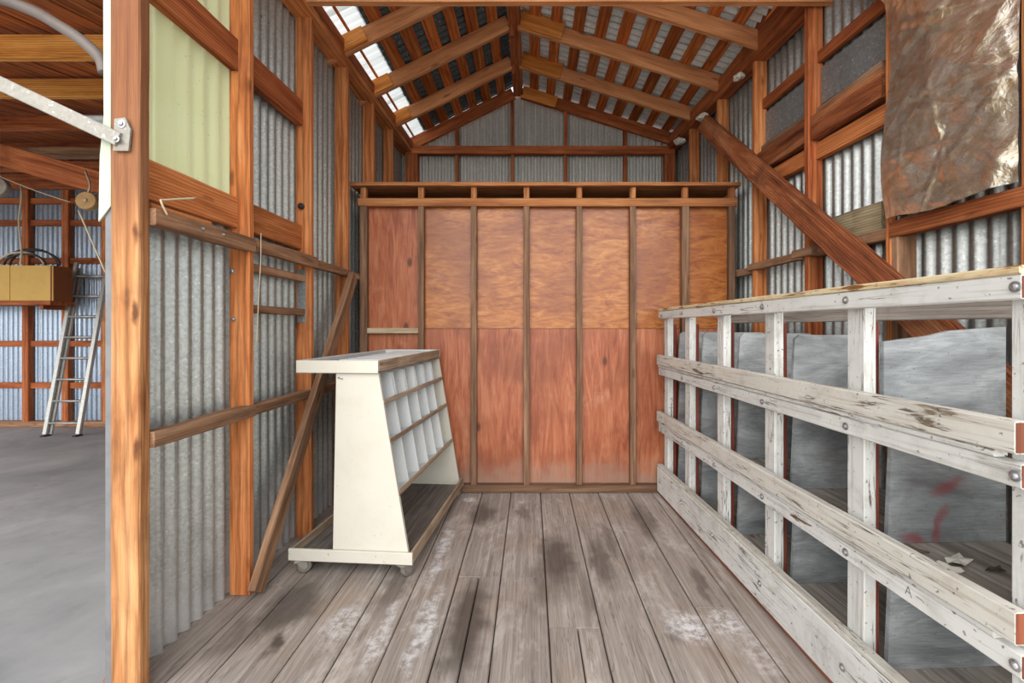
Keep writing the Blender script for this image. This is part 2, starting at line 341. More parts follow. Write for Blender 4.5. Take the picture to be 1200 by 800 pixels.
_cache = {}
def beam_mesh(L, w, t, mat, rough=0.0, chamfer=.004, waves=0.0, seed=0):
    key = (round(L, 4), round(w, 4), round(t, 4), mat, rough, seed if rough else 0)
    if key in _cache: return _cache[key]
    c = min(chamfer, w * .25, t * .25); hw, ht = w / 2, t / 2
    sec = [(-hw + c, -ht), (hw - c, -ht), (hw, -ht + c), (hw, ht - c), (hw - c, ht), (-hw + c, ht), (-hw, ht - c), (-hw, -ht + c)]
    n = 1 if not rough else max(2, int(L / .09)); V = []; F = []
    sd = random.random() * 100
    for i in range(n + 1):
        x = -L / 2 + L * i / n
        for j, (a, b) in enumerate(sec):
            if rough:
                k = j // 2
                dv = noise.noise_vector(Vector((x * 3.1 + sd, k * 7.7, sd)))
                dv2 = noise.noise_vector(Vector((x * 11 + sd, k * 3.3 + 40, sd)))
                a2 = a + rough * (dv.x + .6 * dv2.x); b2 = b + rough * (dv.y + .6 * dv2.y)
                V.append((x, a2, b2))
            else: V.append((x, a, b))
    for i in range(n):
        for j in range(8):
            a = i * 8 + j; b = i * 8 + (j + 1) % 8
            F.append((a, a + 8, b + 8, b)) if False else F.append((a, b, b + 8, a + 8))
    F.append(tuple(range(7, -1, -1))); F.append(tuple(range(n * 8, n * 8 + 8)))
    me = bpy.data.meshes.new('beam'); me.from_pydata(V, [], F)
    bm = bmesh.new(); bm.from_mesh(me); bmesh.ops.recalc_face_normals(bm, faces=bm.faces); bm.to_mesh(me); bm.free()
    me.materials.append(M[mat]); _cache[key] = me
    return me

def beam(name, a, b, w, t, mat, parent=None, up=(0, 0, 1), rough=0.0, chamfer=.004):
    """a timber from a to b: t is its size along up, w across"""
    a, b, up = Vector(a), Vector(b), Vector(up); X = (b - a); L = X.length; X.normalize()
    up = (up - X * up.dot(X)).normalized(); S = up.cross(X)
    me = beam_mesh(L, w, t, mat, rough, chamfer, seed=random.random())
    mw = Matrix(((X.x, S.x, up.x, 0), (X.y, S.y, up.y, 0), (X.z, S.z, up.z, 0), (0, 0, 0, 1)))
    mw.translation = (a + b) / 2
    return link(name, me, None, parent, mw)

def box(name, x0, x1, y0, y1, z0, z1, mat, parent=None, rough=0.0, chamfer=.004, along=None):
    d = (x1 - x0, y1 - y0, z1 - z0); c = ((x0 + x1) / 2, (y0 + y1) / 2, (z0 + z1) / 2)
    k = along if along is not None else max(range(3), key=lambda i: d[i])
    a, b = list(c), list(c); a[k] -= d[k] / 2; b[k] += d[k] / 2
    if k == 2: return beam(name, a, b, d[0] if True else 0, d[1], mat, parent, (0, 1, 0), rough, chamfer)
    if k == 1: return beam(name, a, b, d[0], d[2], mat, parent, (0, 0, 1), rough, chamfer)
    return beam(name, a, b, d[1], d[2], mat, parent, (0, 0, 1), rough, chamfer)

def mesh_from(V, F, mat, name='mesh', smooth=False):
    me = bpy.data.meshes.new(name); me.from_pydata([tuple(v) for v in V], [], F); me.materials.append(M[mat])
    if smooth:
        for p in me.polygons: p.use_smooth = True
    me.update(); return me

def prism(name, pts, axis, lo, hi, mat, parent=None):
    """outline in the two other axes, extruded along axis"""
    V = []
    for d in (lo, hi):
        for (p, q) in pts:
            V.append({0: (d, p, q), 1: (p, d, q), 2: (p, q, d)}[axis])
    n = len(pts); F = [tuple(range(n)), tuple(range(2 * n - 1, n - 1, -1))]
    for i in range(n): F.append((i, i + n, (i + 1) % n + n, (i + 1) % n))
    me = mesh_from(V, F, mat, name); bm = bmesh.new(); bm.from_mesh(me); bmesh.ops.recalc_face_normals(bm, faces=bm.faces); bm.to_mesh(me); bm.free()
    return link(name, me, None, parent)

PITCH, AMP = .077, .016
def sheet(name, o, u, v, n, width, v0, v1, mat, parent=None, pitch=PITCH, amp=AMP, phase=0.0, sub=8):
    """corrugated sheet: o origin, u across the ridges, v along them, n normal; v0/v1 numbers or functions of u"""
    o, u, v, n = Vector(o), Vector(u), Vector(v), Vector(n); k = max(4, int(width / pitch * sub)); V = []; F = []
    th = .0012
    for i in range(k + 1):
        s = width * i / k; h = amp * math.sin(2 * math.pi * (s + phase) / pitch)
        a = v0(s) if callable(v0) else v0; b = v1(s) if callable(v1) else v1
        if b < a: b = a
        q = o + u * s + n * h
        V += [q + v * a, q + v * b]
    for i in range(k): F.append((2 * i, 2 * i + 2, 2 * i + 3, 2 * i + 1))
    me = mesh_from(V, F, mat, 'corrugated', True)
    return link(name, me, None, parent)

def tube(name, pts, r, mat, parent=None, seg=8, caps=True, radii=None):
    pts = [Vector(p) for p in pts]; V = []; F = []; prev = None
    for i, p in enumerate(pts):
        d = (pts[min(i + 1, len(pts) - 1)] - pts[max(i - 1, 0)]).normalized()
        ref = Vector((0, 0, 1)) if abs(d.z) < .9 else Vector((1, 0, 0))
        if prev is not None: a = (prev - d * prev.dot(d)).normalized()
        else: a = d.cross(ref).normalized()
        prev = a; b = d.cross(a); rr = radii[i] if radii else r
        for j in range(seg):
            t = 2 * math.pi * j / seg; V.append(p + a * (rr * math.cos(t)) + b * (rr * math.sin(t)))
    for i in range(len(pts) - 1):
        for j in range(seg):
            k = (j + 1) % seg; F.append((i * seg + j, i * seg + k, (i + 1) * seg + k, (i + 1) * seg + j))
    if caps: F.append(tuple(range(seg - 1, -1, -1))); F.append(tuple(range((len(pts) - 1) * seg, len(pts) * seg)))
    return link(name, mesh_from(V, F, mat, name, True), None, parent)

def lathe(name, prof, mat, parent=None, seg=20, mw=None):
    """profile of (radius, height) spun about local z"""
    V = []; F = []
    for (r, h) in prof:
        for j in range(seg):
            t = 2 * math.pi * j / seg; V.append((r * math.cos(t), r * math.sin(t), h))
    for i in range(len(prof) - 1):
        for j in range(seg):
            k = (j + 1) % seg; F.append((i * seg + j, i * seg + k, (i + 1) * seg + k, (i + 1) * seg + j))
    F.append(tuple(range(seg - 1, -1, -1))); F.append(tuple(range((len(prof) - 1) * seg, len(prof) * seg)))
    return link(name, mesh_from(V, F, mat, name), None, parent, mw)

def facing(loc, n):
    """matrix whose z axis points along n at loc"""
    q = Vector(n).to_track_quat('Z', 'Y'); return Matrix.Translation(Vector(loc)) @ q.to_matrix().to_4x4()

_boltme = {}
def bolt(parent, loc, n, r=.013):
    if r not in _boltme:
        o = lathe('bolt', [(r, 0), (r, .003), (r * .62, .004), (r * .55, .009), (r * .3, .011)], 'bolt', parent, 12, facing(loc, n)); _boltme[r] = o.data; return o
    return link('bolt', _boltme[r], None, parent, facing(loc, n))

# ------------------------------------------------------------------ geometry of the room
A_L, A_R, A_K = .0132, -.066, -.051
XL = lambda y: -1.5 + A_L * y            # aisle face of the left studs
XR = lambda y: 2.006 + A_R * y
YG, YP = 5.37, 3.825                      # gable stud face, partition front
RIDGE_X, RIDGE_Z = -.15, 4.13
LPX, LPZ, RPX, RPZ = -1.44, 3.49, 1.68, 3.57
def zroof(x):
    return RIDGE_Z + (x - RIDGE_X) / (LPX - RIDGE_X) * (LPZ - RIDGE_Z) if x < RIDGE_X else RIDGE_Z + (x - RIDGE_X) / (RPX - RIDGE_X) * (RPZ - RIDGE_Z)

# floor ------------------------------------------------------------
floor = empty('floor'); tag(floor, 'grey weathered plank floor with dark and white stains inside the shed', kind='structure')
edges = [-1.63, -1.445, -1.285, -1.025, -.825, -.63, -.41, -.168, .083, .327, .57, .82, 1.025, 1.27, 1.52, 1.77, 2.02]
joint = {6: 2.54, 7: 2.53, 8: 2.11, 11: 2.26, 0: 2.9, 1: 2.45, 3: 3.3, 5: 2.62}
GAP = .006
def plank(x0, x1, y0, y1):
    dz = random.uniform(-.0045, -.0005)
    box('plank', x0 + GAP / 2, x1 - GAP / 2, y0 + .002, y1 - .002, -.035, dz, 'floor', floor, chamfer=.005, along=1)
for i in range(len(edges) - 1):
    x0, x1 = edges[i], edges[i + 1]; y0, y1 = 1.0, 5.45
    if i in joint:
        j = joint[i]; plank(x0, x1, j, y1)
        if i == 6: plank(x0, x0 + .12, y0, j); plank(x0 + .12, x1, y0, j)
        elif i == 8: plank(x0, x0 + .135, y0, j); plank(x0 + .135, x1, y0, j)
        else: plank(x0, x1, y0, j)
    else: plank(x0, x1, y0, y1)
box('joist_deck', -1.63, 2.02, 1.0, 5.45, -.14, -.04, 'brown', floor, along=1)

# left wall ---------------------------------------------------------
wl = empty('wall_left', (-1.5, 0, 0), -math.atan(A_L)); tag(wl, 'stud wall clad with corrugated metal and a pale green panel on the left', kind='structure')
SD = .107
LY = [2.40, 3.046, 3.63, 4.206, 4.76]     # far edges of the studs
po = box('front_post', -.112, 0, 1.708, 1.755, -.14, 4.2, 'post', wl, rough=.002); po['label'] = 'weathered front post with knots'
box('backing_strip', -.125, -.085, 1.757, 1.80, -.14, 3.6, 'red', wl)
for y in LY: box('stud', -SD, 0, y - .04, y, -.0, 3.46, 'stud', wl, rough=.0015)
# top plate and girts
box('top_plate', -.12, .025, 1.75, 5.4, 3.46, 3.515, 'stud', wl)
box('top_plate', -.055, .03, 1.75, 5.4, 3.518, 3.60, 'red', wl)
def girt(y0, y1, z0, z1, x0, x1, mat, rough=0.003): return box('girt', x0, x1, y0, y1, z0, z1, mat, wl, rough=rough)
girt(1.80, 2.36, 1.915, 2.075, -.10, -.06, 'stud'); girt(2.40, 3.005, 1.915, 2.075, -.10, -.06, 'stud')
girt(1.80, 2.36, 2.735, 2.90, -.10, -.055, 'red'); girt(2.40, 3.005, 2.735, 2.90, -.10, -.055, 'red')
girt(1.76, 2.385, 1.795, 1.865, -.03, .022, 'brown', .006); girt(2.405, 3.06, 1.80, 1.868, -.03, .02, 'brown', .006); girt(3.065, 3.65, 1.80, 1.855, -.04, .012, 'brown', .005); girt(3.66, 4.3, 1.8, 1.85, -.05, .0, 'brown', .004)
girt(1.755, 2.39, .93, .992, -.045, .02, 'brown', .005); girt(2.402, 3.03, .93, .985, -.05, .0, 'brown', .005); girt(3.05, 3.6, .93, .985, -.06, -.01, 'brown', .004)
box('split_batten', -.05, -.025, 1.79, 2.12, 1.872, 1.893, 'stud', wl, rough=.002)
box('slat', -.075, -.035, 2.40, 3.0, 1.70, 1.745, 'brown', wl, rough=.002); box('slat', -.075, -.035, 2.40, 3.0, 1.475, 1.52, 'brown', wl, rough=.002)
pl = box('metal_plate', -.09, -.034, 3.001, 3.005, 1.43, 1.78, 'flash', wl); pl['label'] = 'grey metal plate screwed to the stud'
bolt(wl, (-.058, 2.998, 1.72), (0, -1, 0), .016); bolt(wl, (-.058, 2.998, 1.497), (0, -1, 0), .016)
bolt(wl, (-.085, 2.357, 1.69), (0, -1, 0), .014); bolt(wl, (-.08, 2.357, 1.44), (0, -1, 0), .012)
for yy in (2.0, 2.13): bolt(wl, (.022, yy, 1.835), (1, 0, 0), .010)
box('sill_plate', -.19, -.145, 1.76, 5.45, -.01, .03, 'brown', wl)
# cladding
y = 1.80; i = 0
while y < 5.45:
    wdt = min(.693, 5.5 - y)
    if y < 2.4: z1 = 2.0
    else: z1 = 3.58
    sheet('metal_sheet', (-.125 - .002 * (i % 2), y, 0), (0, 1, 0), (0, 0, 1), (1, 0, 0), wdt if y >= 2.4 else .693, .0, z1, 'galv_left', wl, phase=y)
    y += .655; i += 1
fg = sheet('fibreglass_panel', (-.119, 1.78, 0), (0, 1, 0), (0, 0, 1), (1, 0, 0), .66, 1.95, 3.6, 'fibre', wl, phase=.02, amp=.017, pitch=.098)
fg['label'] = 'pale green translucent corrugated panel'
# white flashing and grey strip at the outer edge of the post
prism('flashing', [(-.150, 3.6), (-.118, 3.6), (-.118, 1.86), (-.165, 1.80), (-.160, 2.05), (-.145, 2.2)], 1, 1.716, 1.722, 'flashwhite', wl)['label'] = 'whitish torn flashing strip beside the post'
box('edge_strip', -.150, -.116, 1.724, 1.76, -.14, 1.95, 'greystrip', wl)

# right wall ---------------------------------------------------------
wr = empty('wall_right', (2.006, 0, 0), -math.atan(A_R)); tag(wr, 'stud wall clad with corrugated metal behind the white bin rack', kind='structure')
RY = [1.75, 2.366, 3.0, 3.618, 4.22, 4.84]
for k, y in enumerate(RY):
    if k == 1:
        box('stud', 0, .03, y - .035, y, 0, 3.5, 'stud', wr, rough=.0015); box('stud_block', .0, .105, y - .075, y - .036, 0, 1.90, 'brown', wr, rough=.002); box('stud_block', .03, .105, y - .04, y, 1.98, 3.5, 'stud', wr)
    elif k == 2: box('stud', 0, .10, y - .045, y, 0, 3.85, 'red', wr, rough=.002)
    else: box('stud', 0, .10, y - .04, y, 0, 3.5, 'stud', wr, rough=.0015)
box('top_plate', -.02, .10, 1.2, 5.4, 3.50, 3.545, 'red', wr); box('top_plate', -.025, .02, 3.0, 5.4, 3.546, 3.66, 'red', wr); box('top_plate', -.03, .05, 1.2, 3.7, 3.55, 3.75, 'red', wr)
def rgirt(y0, y1, z0, z1, x0, x1, mat, rough=.003, nm='girt'): return box(nm, x0, x1, y0, y1, z0, z1, mat, wr, rough=rough)
rgirt(1.2, 2.33, 1.86, 1.94, -.012, .05, 'red', .004); rgirt(2.37, 2.96, 1.86, 1.92, .02, .07, 'brown', .004); rgirt(2.9, 3.10, 1.86, 1.92, -.02, .02, 'brown', .004); rgirt(3.02, 3.66, 1.85, 1.905, -.015, .03, 'brown', .005); rgirt(3.66, 4.22, 1.83, 1.885, .01, .05, 'brown', .004)
rgirt(2.41, 2.955, 2.49, 2.60, .05, .095, 'stud'); rgirt(3.0, 3.575, 2.49, 2.60, .05, .095, 'stud')
rgirt(2.37, 2.955, 3.12, 3.20, .06, .095, 'red'); rgirt(3.0, 3.575, 3.12, 3.20, .06, .095, 'red')
y = 1.0; i = 0
while y < 5.45:
    sheet('metal_sheet', (.118 + .002 * (i % 2), y, 0), (0, 1, 0), (0, 0, 1), (-1, 0, 0), min(.693, 5.5 - y), .0, 3.72, 'galv_wall', wr, phase=y); y += .655; i += 1

# gable wall at the back ------------------------------------------------
wg = empty('wall_gable', (0, YG, 0)); tag(wg, 'corrugated metal gable wall above and behind the plywood partition', kind='structure')
xl, xr = XL(YG), XR(YG)
box('corner_post', xl - .06, xl + .09, -.02, .08, 0, 3.45, 'red', wg); box('corner_post', xr - .06, xr + .06, -.02, .08, 0, 3.5, 'red', wg)
box('tie_beam', xl - .05, xr + .05, -.03, .05, 3.445, 3.54, 'red', wg)
for x in (-.88, -.22, .415, 1.125):
    box('stud', x - .02, x + .02, 0, .07, 0, 3.444, 'red', wg); zt = zroof(x) - .0
    box('stud', x - .02, x + .02, 0, .07, 3.541, zt, 'red', wg)
x = xl - .12; i = 0
while x < xr + .1:
    wdt = min(.693, xr + .12 - x); x_ = x
    sheet('metal_sheet', (x, .085 + .003 * (i % 2), 0), (1, 0, 0), (0, 0, 1), (0, -1, 0), wdt, 0, lambda s, x_=x_: zroof(x_ + s) + .08, 'galv', wg, phase=x, amp=.021); x += .655; i += 1

# roof ----------------------------------------------------------------
rf = empty('ceiling'); tag(rf, 'open timber roof of rafters and spaced boards under corrugated metal', kind='structure')
RYS = [5.39, 4.76, 4.14, 3.50, 2.30, 1.65]
sl = Vector((LPX - RIDGE_X, 0, LPZ - RIDGE_Z)).normalized(); sr = Vector((RPX - RIDGE_X, 0, RPZ - RIDGE_Z)).normalized()
nl = Vector((-sl.z, 0, sl.x)); nl = nl if nl.z > 0 else -nl; nr = Vector((-sr.z, 0, sr.x)); nr = nr if nr.z > 0 else -nr
RD = .135
for k, yy in enumerate(RYS):
    rx = Vector((RIDGE_X, yy, RIDGE_Z))
    for s, n, L, side in ((sl, nl, 1.66, -1), (sr, nr, 2.12, 1)):
        a = rx + s * .03 + n * RD / 2; b = rx + s * L + n * RD / 2
        beam('rafter', a, b, .042, RD, 'rafter' if k else 'red', rf, n)
    # cleats at ridge and at left plate
    if k:
        a = rx + sr * .03 + nr * .085; b = rx + sr * (.50 - .03 * k) + nr * .085
        beam('cleat', a + Vector((0, -.034, 0)), b + Vector((0, -.034, 0)), .024, .16, 'cleat', rf, nr)
        a = rx + sl * 1.22 + nl * .07; b = rx + sl * 1.42 + nl * .07
        beam('cleat', a + Vector((0, -.034, 0)), b + Vector((0, -.034, 0)), .022, .12, 'cleat', rf, nl)
    else:
        beam('cleat', rx + sr * .03 + nr * .06 + Vector((0, -.05, 0)), rx + sr * .46 + nr * .06 + Vector((0, -.05, 0)), .024, .13, 'cleat', rf, nr)
box('ridge_board', RIDGE_X - .055, RIDGE_X + .055, 1.3, 5.36, RIDGE_Z + .0, RIDGE_Z + .17, 'red', rf)
for yy in (4.76, 4.14, 3.5): box('ridge_block', RIDGE_X - .045, RIDGE_X + .0, yy - .055, yy - .023, RIDGE_Z - .10, RIDGE_Z + .05, 'red', rf)
box('tie_beam', -1.55, 1.95, 2.88, 2.93, 3.474, 3.62, 'rafter', rf)
# spaced sheathing boards
Y0R, Y1R = 1.3, 5.50
def sheathing(s, n, d, w):
    a = Vector((RIDGE_X, Y0R, RIDGE_Z)) + s * (d + w / 2) + n * (RD + .013)
    beam('roof_board', a, a + Vector((0, Y1R - Y0R, 0)), w, .022, 'sheath', rf, n, rough=.001)
d = .10
while d < 1.95: sheathing(sr, nr, d, .105 + random.uniform(-.01, .015)); d += .205
d = .10
while d < 1.12: sheathing(sl, nl, d, .10 + random.uniform(-.01, .02)); d += .188
sheathing(sl, nl, 1.31, .022); sheathing(sl, nl, 1.46, .12)
# roof metal
def roof_sheets(s, n, d0, d1, mat):
    y = Y0R; i = 0
    while y < Y1R - .05:
        o = Vector((RIDGE_X, y, RIDGE_Z)) + n * (RD + .040 + .003 * (i % 2))
        sheet('roof_sheet', o, (0, 1, 0), s, n, min(.693, Y1R - y), d0, d1, mat, rf, phase=y); y += .655; i += 1
Y1R = 5.435
roof_sheets(sr, nr, -.02, 2.2, 'galv_roof'); roof_sheets(sl, nl, -.02, 1.19, 'dark_roof')
roof_sheets(sl, nl, 1.18, 1.75, 'sun_diffuser')  # panels added over the open eave gap to diffuse the sun

# partition ------------------------------------------------------------
wb = empty('wall_back', (0, YP, 0)); tag(wb, 'orange plywood partition with vertical studs across the back of the aisle', kind='structure')
PX = [-1.418, -.93, -.483, -.036, .411, .866, 1.31, 1.706]
for k, x in enumerate(PX):
    w_ = .05 if k not in (0, 6) else .062
    box('stud', x - w_ / 2, x + w_ / 2, 0, .055, .066, 2.42, 'pstud', wb, rough=.0015)
    box('cripple', x - .024, x + .024, .0, .05, 2.491, 2.582, 'ptop', wb)
box('bottom_plate', -1.46, 1.76, -.01, .06, .0, .065, 'pstud', wb); box('top_plate', -1.46, 1.745, -.005, .07, 2.42, 2.49, 'ptop', wb)
box('top_board', -1.52, 1.76, -.04, .34, 2.583, 2.615, 'ptop', wb, rough=.003); box('top_board', -1.48, 1.74, .36, .72, 2.583, 2.612, 'brown', wb)
box('lid_board', -1.45, 1.73, .10, .70, 2.44, 2.46, 'brown', wb)
sx = [-1.45, -.93, -.036, .866, 1.735]
for k in range(4):
    for (z0, z1, m) in ((1.388, 2.44, 'ply_up'), (.03, 1.384, 'ply_low')):
        box('plywood_panel', sx[k] + .001, sx[k + 1] - .001, .057, .070, z0, z1, 'ply_low' if k == 0 else m, wb, along=2, chamfer=.001)
lg = box('ledge', -1.39, -.955, .008, .056, 1.345, 1.392, 'pale', wb, rough=.002)

# ------------------------------------------------------------------ neighbouring bay
gy = box('bounce_yard', -26, 26, -36, .94, -.42, -.152, 'gravel'); tag(gy, 'pale gravel yard added unseen in front of the shed to bounce light inside', kind='structure')  # unseen pale yard, added as a reflector for the roof underside
fb = box('floor_bay', -22, 4.5, .95, 7.3, -.4, -.15, 'concrete'); tag(fb, 'grey concrete floor of the neighbouring bay on the left', kind='structure')
wbay = empty('wall_bay', (0, 7.0, 0)); tag(wbay, 'blue-grey corrugated back wall of the neighbouring bay behind the ladder', kind='structure')
x = -11.0; i = 0
while x < -1.62:
    sheet('metal_sheet', (x, .10 + .003 * (i % 2), -.15), (1, 0, 0), (0, 0, 1), (0, -1, 0), .693, 0, 4.2, 'galv_blue', wbay, phase=x, sub=6, amp=.02); x += .655; i += 1
x = -6.6 - .615 * 7
while x < -1.7: box('stud', x - .05, x + .05, .0, .08, -.15, 4.0, 'stud' if int(abs(x) * 10) % 3 else 'red', wbay); x += .615
for z in (3.36, 3.02, 2.43, 1.14, .49): box('girt', -11, -1.7, .03, .088, z - .045, z + .045, 'red', wbay)
box('header', -11, -1.7, -.06, .0, 3.52, 3.75, 'red', wbay); box('bottom_plate', -11, -1.7, -.01, .08, -.15, -.06, 'brown', wbay)
ws = empty('wall_bay_side', (-1.63, 5.5, 0)); tag(ws, 'corrugated side wall of the neighbouring bay beyond the shed', kind='structure')
for k in range(3): sheet('metal_sheet', (0, k * .6, -.15), (0, 1, 0), (0, 0, 1), (-1, 0, 0), .62, 0, 4.3, 'galv_blue', ws)
cb = empty('ceiling_bay'); tag(cb, 'dark plank roof on yellow joists over the neighbouring bay', kind='structure')
for yy, z0, h, m in ((2.75, 3.04, .14, 'bay_joist'), (3.53, 3.20, .14, 'bay_joist'), (4.4, 3.32, .14, 'red'), (5.7, 3.57, .15, 'red'), (6.4, 3.6, .15, 'red')):
    box('joist', -11, -1.75, yy, yy + .05, z0, z0 + h, m, cb)
p0, p1 = Vector((0, 1.5, 3.00)), Vector((0, 7.2, 4.04))
box_roof = beam('roofing', (-6.3, 1.5, 3.03), (-6.3, 7.25, 4.07), 9.4, .02, 'dark', cb)
for k in range(47):
    x = -11 + k * .2
    a = p0.lerp(p1, 0); a = Vector((x + .1, p0.y, p0.z)); b = Vector((x + .1, p1.y, p1.z))
    beam('roof_plank', a, b, .186, .02, 'bay_plank', cb)
beam('brace', (-5.6, 4.0, 3.18), (-3.2, 4.0, 2.50), .05, .19, 'red', cb)
beam('grey_pole', (-9, 5.0, 3.32), (-2.4, 5.0, 3.32), .10, .10, 'brown', cb, rough=.006)
sheet('metal_scrap', (-3.62, 3.62, 3.09), (0, 1, 0), (1, 0, 0), (0, 0, 1), .35, 0, .5, 'galv_roof', cb)

# ------------------------------------------------------------------ white bin rack
RK = empty('bin_rack', (1.263, 0, 0), -math.atan(A_K)); tag(RK, 'large white-painted wooden bin rack with horizontal rails along the right wall', 'rack')
PF = [3.76, 3.32, 2.81, 2.29, 1.735, 1.17]
RN, RFAR = 1.115, 3.79
def rail(nm, x0, x1, z0, z1, m, y0=RN, y1=RFAR, rough=.0012): return box(nm, x0, x1, y0, y1, z0, z1, m, RK, rough=rough)
for y in PF:
    box('post', .038, .085, y - .085, y, .001, 1.475, 'rack', RK, rough=.001)
    box('cleat', .088, .118, y - .06, y - .02, .16, 1.42, 'cleat_red', RK)
def ends(x0, x1, z0, z1):
    o = box('rail_end', x0 + .003, x1 - .003, RN - .003, RN + .002, z0 + .004, z1 - .004, 'endgrain', RK); o['label'] = 'bare reddish cut end of the rail'
rail('top_rail', 0, .037, 1.468, 1.53, 'rack'); rail('top_cap', -.004, .06, 1.531, 1.553, 'rack_cap'); ends(0, .037, 1.468, 1.53)
for (zb, zs) in ((1.0, 1.07), (.53, .60)):
    rail('rail', .0, .037, zb, zb + .062, 'rack'); rail('shelf_edge', -.004, .037, zb + .064, zb + .083, 'rack', RN + .06); rail('lip_board', -.016, .022, zb + .086, zb + .168, 'rack_lip')
    ends(0, .037, zb, zb + .062); ends(-.016, .022, zb + .086, zb + .168)
rail('kick_board', -.012, .03, .03, .236, 'rack'); rail('kick_edge', -.010, .034, .237, .256, 'rack_lip'); rail('plinth', .0, .037, .003, .029, 'endgrain')
for zt in (.15, .61, 1.07):
    for j in range(3): box('shelf_board', .088 + j * .162, .088 + j * .162 + .158, RN + .01, RFAR, zt - .02, zt, 'shelf', RK, along=1)
for y in PF:
    for zt, h in ((.151, .37), (.611, .37), (1.071, .29)):
        yy = y - .075
        if abs(y - 1.735) < .01 and zt > 1: pts = [(.105, zt), (.575, zt), (.575, zt + .33), (.50, zt + .325), (.36, zt + .315), (.27, zt + .295), (.18, zt + .285), (.105, zt + .275)]
        else: pts = [(.12, zt), (.575, zt), (.575, zt + h), (.16, zt + h), (.135, zt + h - .02)]
        prism('bin_divider', pts, 1, yy - .018, yy, 'divider', RK)
    if y in (PF[0], PF[-1]): box('back_post', .576, .614, y - .06, y - .02, .001, 1.5, 'shelf', RK)
    for zz in (1.50, 1.03, .56, .13): bolt(RK, ((-.001 if zz > .2 else -.013), y - .045, zz), (-1, 0, 0), .014)
box('back_rail', .532, .568, RN, RFAR, 1.43, 1.50, 'shelf', RK)
# pencilled letter on the lower rail
def stroke(p, q, w=.0016, x=-.0012):
    p, q = Vector((x, *p)), Vector((x, *q)); beam('pencil_mark', p, q, w, .0012, 'pencil', RK, (1, 0, 0), chamfer=.0003)
yA = 1.425
stroke((yA + .012, .555), (yA + .002, .583)); stroke((yA + .002, .583), (yA - .010, .553)); stroke((yA + .007, .566), (yA - .004, .564)); stroke((yA - .026, .568), (yA - .045, .567))

# ------------------------------------------------------------------ pigeonhole cart
CT = empty('display_cart', (-.656, 2.50, 0), -.075); tag(CT, 'cream wooden rolling cart with sloped rows of white pigeonholes', 'cart')
CW, CLN = .715, 1.275
bt = empty('base_tray', parent=CT)
box('deck', -CW + .01, -.01, .01, CLN - .01, .085, .10, 'cartfloor', bt, along=1)
box('near_rim', -CW, 0, 0, .018, .08, .148, 'cream', bt); box('far_rim', -CW, 0, CLN - .018, CLN, .08, .148, 'cartrim', bt)
box('side_rim', -.018, 0, .019, CLN - .019, .08, .148, 'cartrim', bt); box('side_rim', -CW, -CW + .018, .019, CLN - .019, .08, .148, 'cartrim', bt)
ZT = 1.14
def slant(z): return -.20 + (ZT - z) / (ZT - .10) * .175
for (y0, y1) in ((.02, .04), (CLN - .045, CLN - .025)):
    prism('end_panel', [(-.465, .101), (-.022, .101), (slant(ZT), ZT), (-.445, ZT)], 1, y0, y1, 'cream', CT)
y0, y1 = .041, CLN - .046
prism('back_panel', [(-.447, .45), (-.435, .45), (-.430, ZT), (-.442, ZT)], 1, y0, y1, 'cartwhite', CT)
RZ = (.975, .755, .462)
for zr in RZ:
    xs = slant(zr); o = box('rail', xs - .012, xs + .004, y0 - .02, y1 + .02, zr - .012, zr + .014, 'cartrim', CT)
    prism('shelf', [(-.434, zr - .06), (xs - .013, zr - .01), (xs - .013, zr + .0), (-.434, zr - .05)], 1, y0, y1, 'cartwhite', CT)
tops = (ZT, RZ[0], RZ[1])
for r, (zt, zb) in enumerate(zip(tops, RZ)):
    n = 6
    for k in range(1, n):
        yy = y0 + (y1 - y0) * k / n
        for q, dy in enumerate((0, .03) if (r == 0) else (0,)):
            prism('divider', [(-.432, zb - .05), (slant(zb) - .014, zb + .001), (slant(zt) - .014, zt - .014), (-.432, zt - (.07 if r else .002))], 1, yy + dy - .004, yy + dy + .004, 'cartwhite', CT)
tt = empty('top_tray', parent=CT)
TX0, TX1, TY0, TY1 = -.668, -.194, 0.0, CLN - .02
box('tray_deck', TX0, TX1, TY0, TY1, ZT + .001, ZT + .016, 'cartfloor', tt, along=1)
box('near_rim', TX0, TX1, TY0 - .001, TY0 + .016, ZT, ZT + .072, 'cream', tt); box('far_rim', TX0, TX1, TY1 - .016, TY1, ZT, ZT + .072, 'cartwhite', tt)
box('side_rim', TX1 - .016, TX1, TY0 + .017, TY1 - .017, ZT, ZT + .072, 'cartrim', tt); box('side_rim', TX0, TX0 + .016, TY0 + .017, TY1 - .017, ZT, ZT + .072, 'cartwhite', tt)
for k in range(9): box('slat', TX0 + .14, TX1 - .018, .22 + k * .11, .22 + k * .11 + .075, ZT + .045, ZT + .062, 'cartwhite', tt, rough=.001)
def caster(x, y, rz):
    c = empty('caster', (x, y, 0), rz, CT)
    box('mount', -.035, .035, -.03, .03, .066, .079, 'caster', c)
    prism('fork', [(-.025, .068), (.03, .068), (.034, .035), (.02, .022), (.004, .03)], 1, -.024, -.018, 'caster', c); prism('fork', [(-.025, .068), (.03, .068), (.034, .035), (.02, .022), (.004, .03)], 1, .018, .024, 'caster', c)
    lathe('wheel', [(.012, -.016), (.034, -.016), (.038, -.011), (.038, .011), (.034, .016), (.012, .016)], 'tyre', c, 20, facing((.018, 0, .038), (0, 1, 0)))
for x, y, r in ((-.055, .035, 1.0), (-.66, .035, .5), (-.06, CLN - .07, 1.0), (-.64, CLN - .07, 2.0)): caster(x, y, r)
prism('hardware', [(-.435, 1.118), (-.425, 1.118), (-.425, 1.113), (-.405, 1.109), (-.405, 1.104), (-.435, 1.110)], 1, .016, .02, 'greystrip', CT)

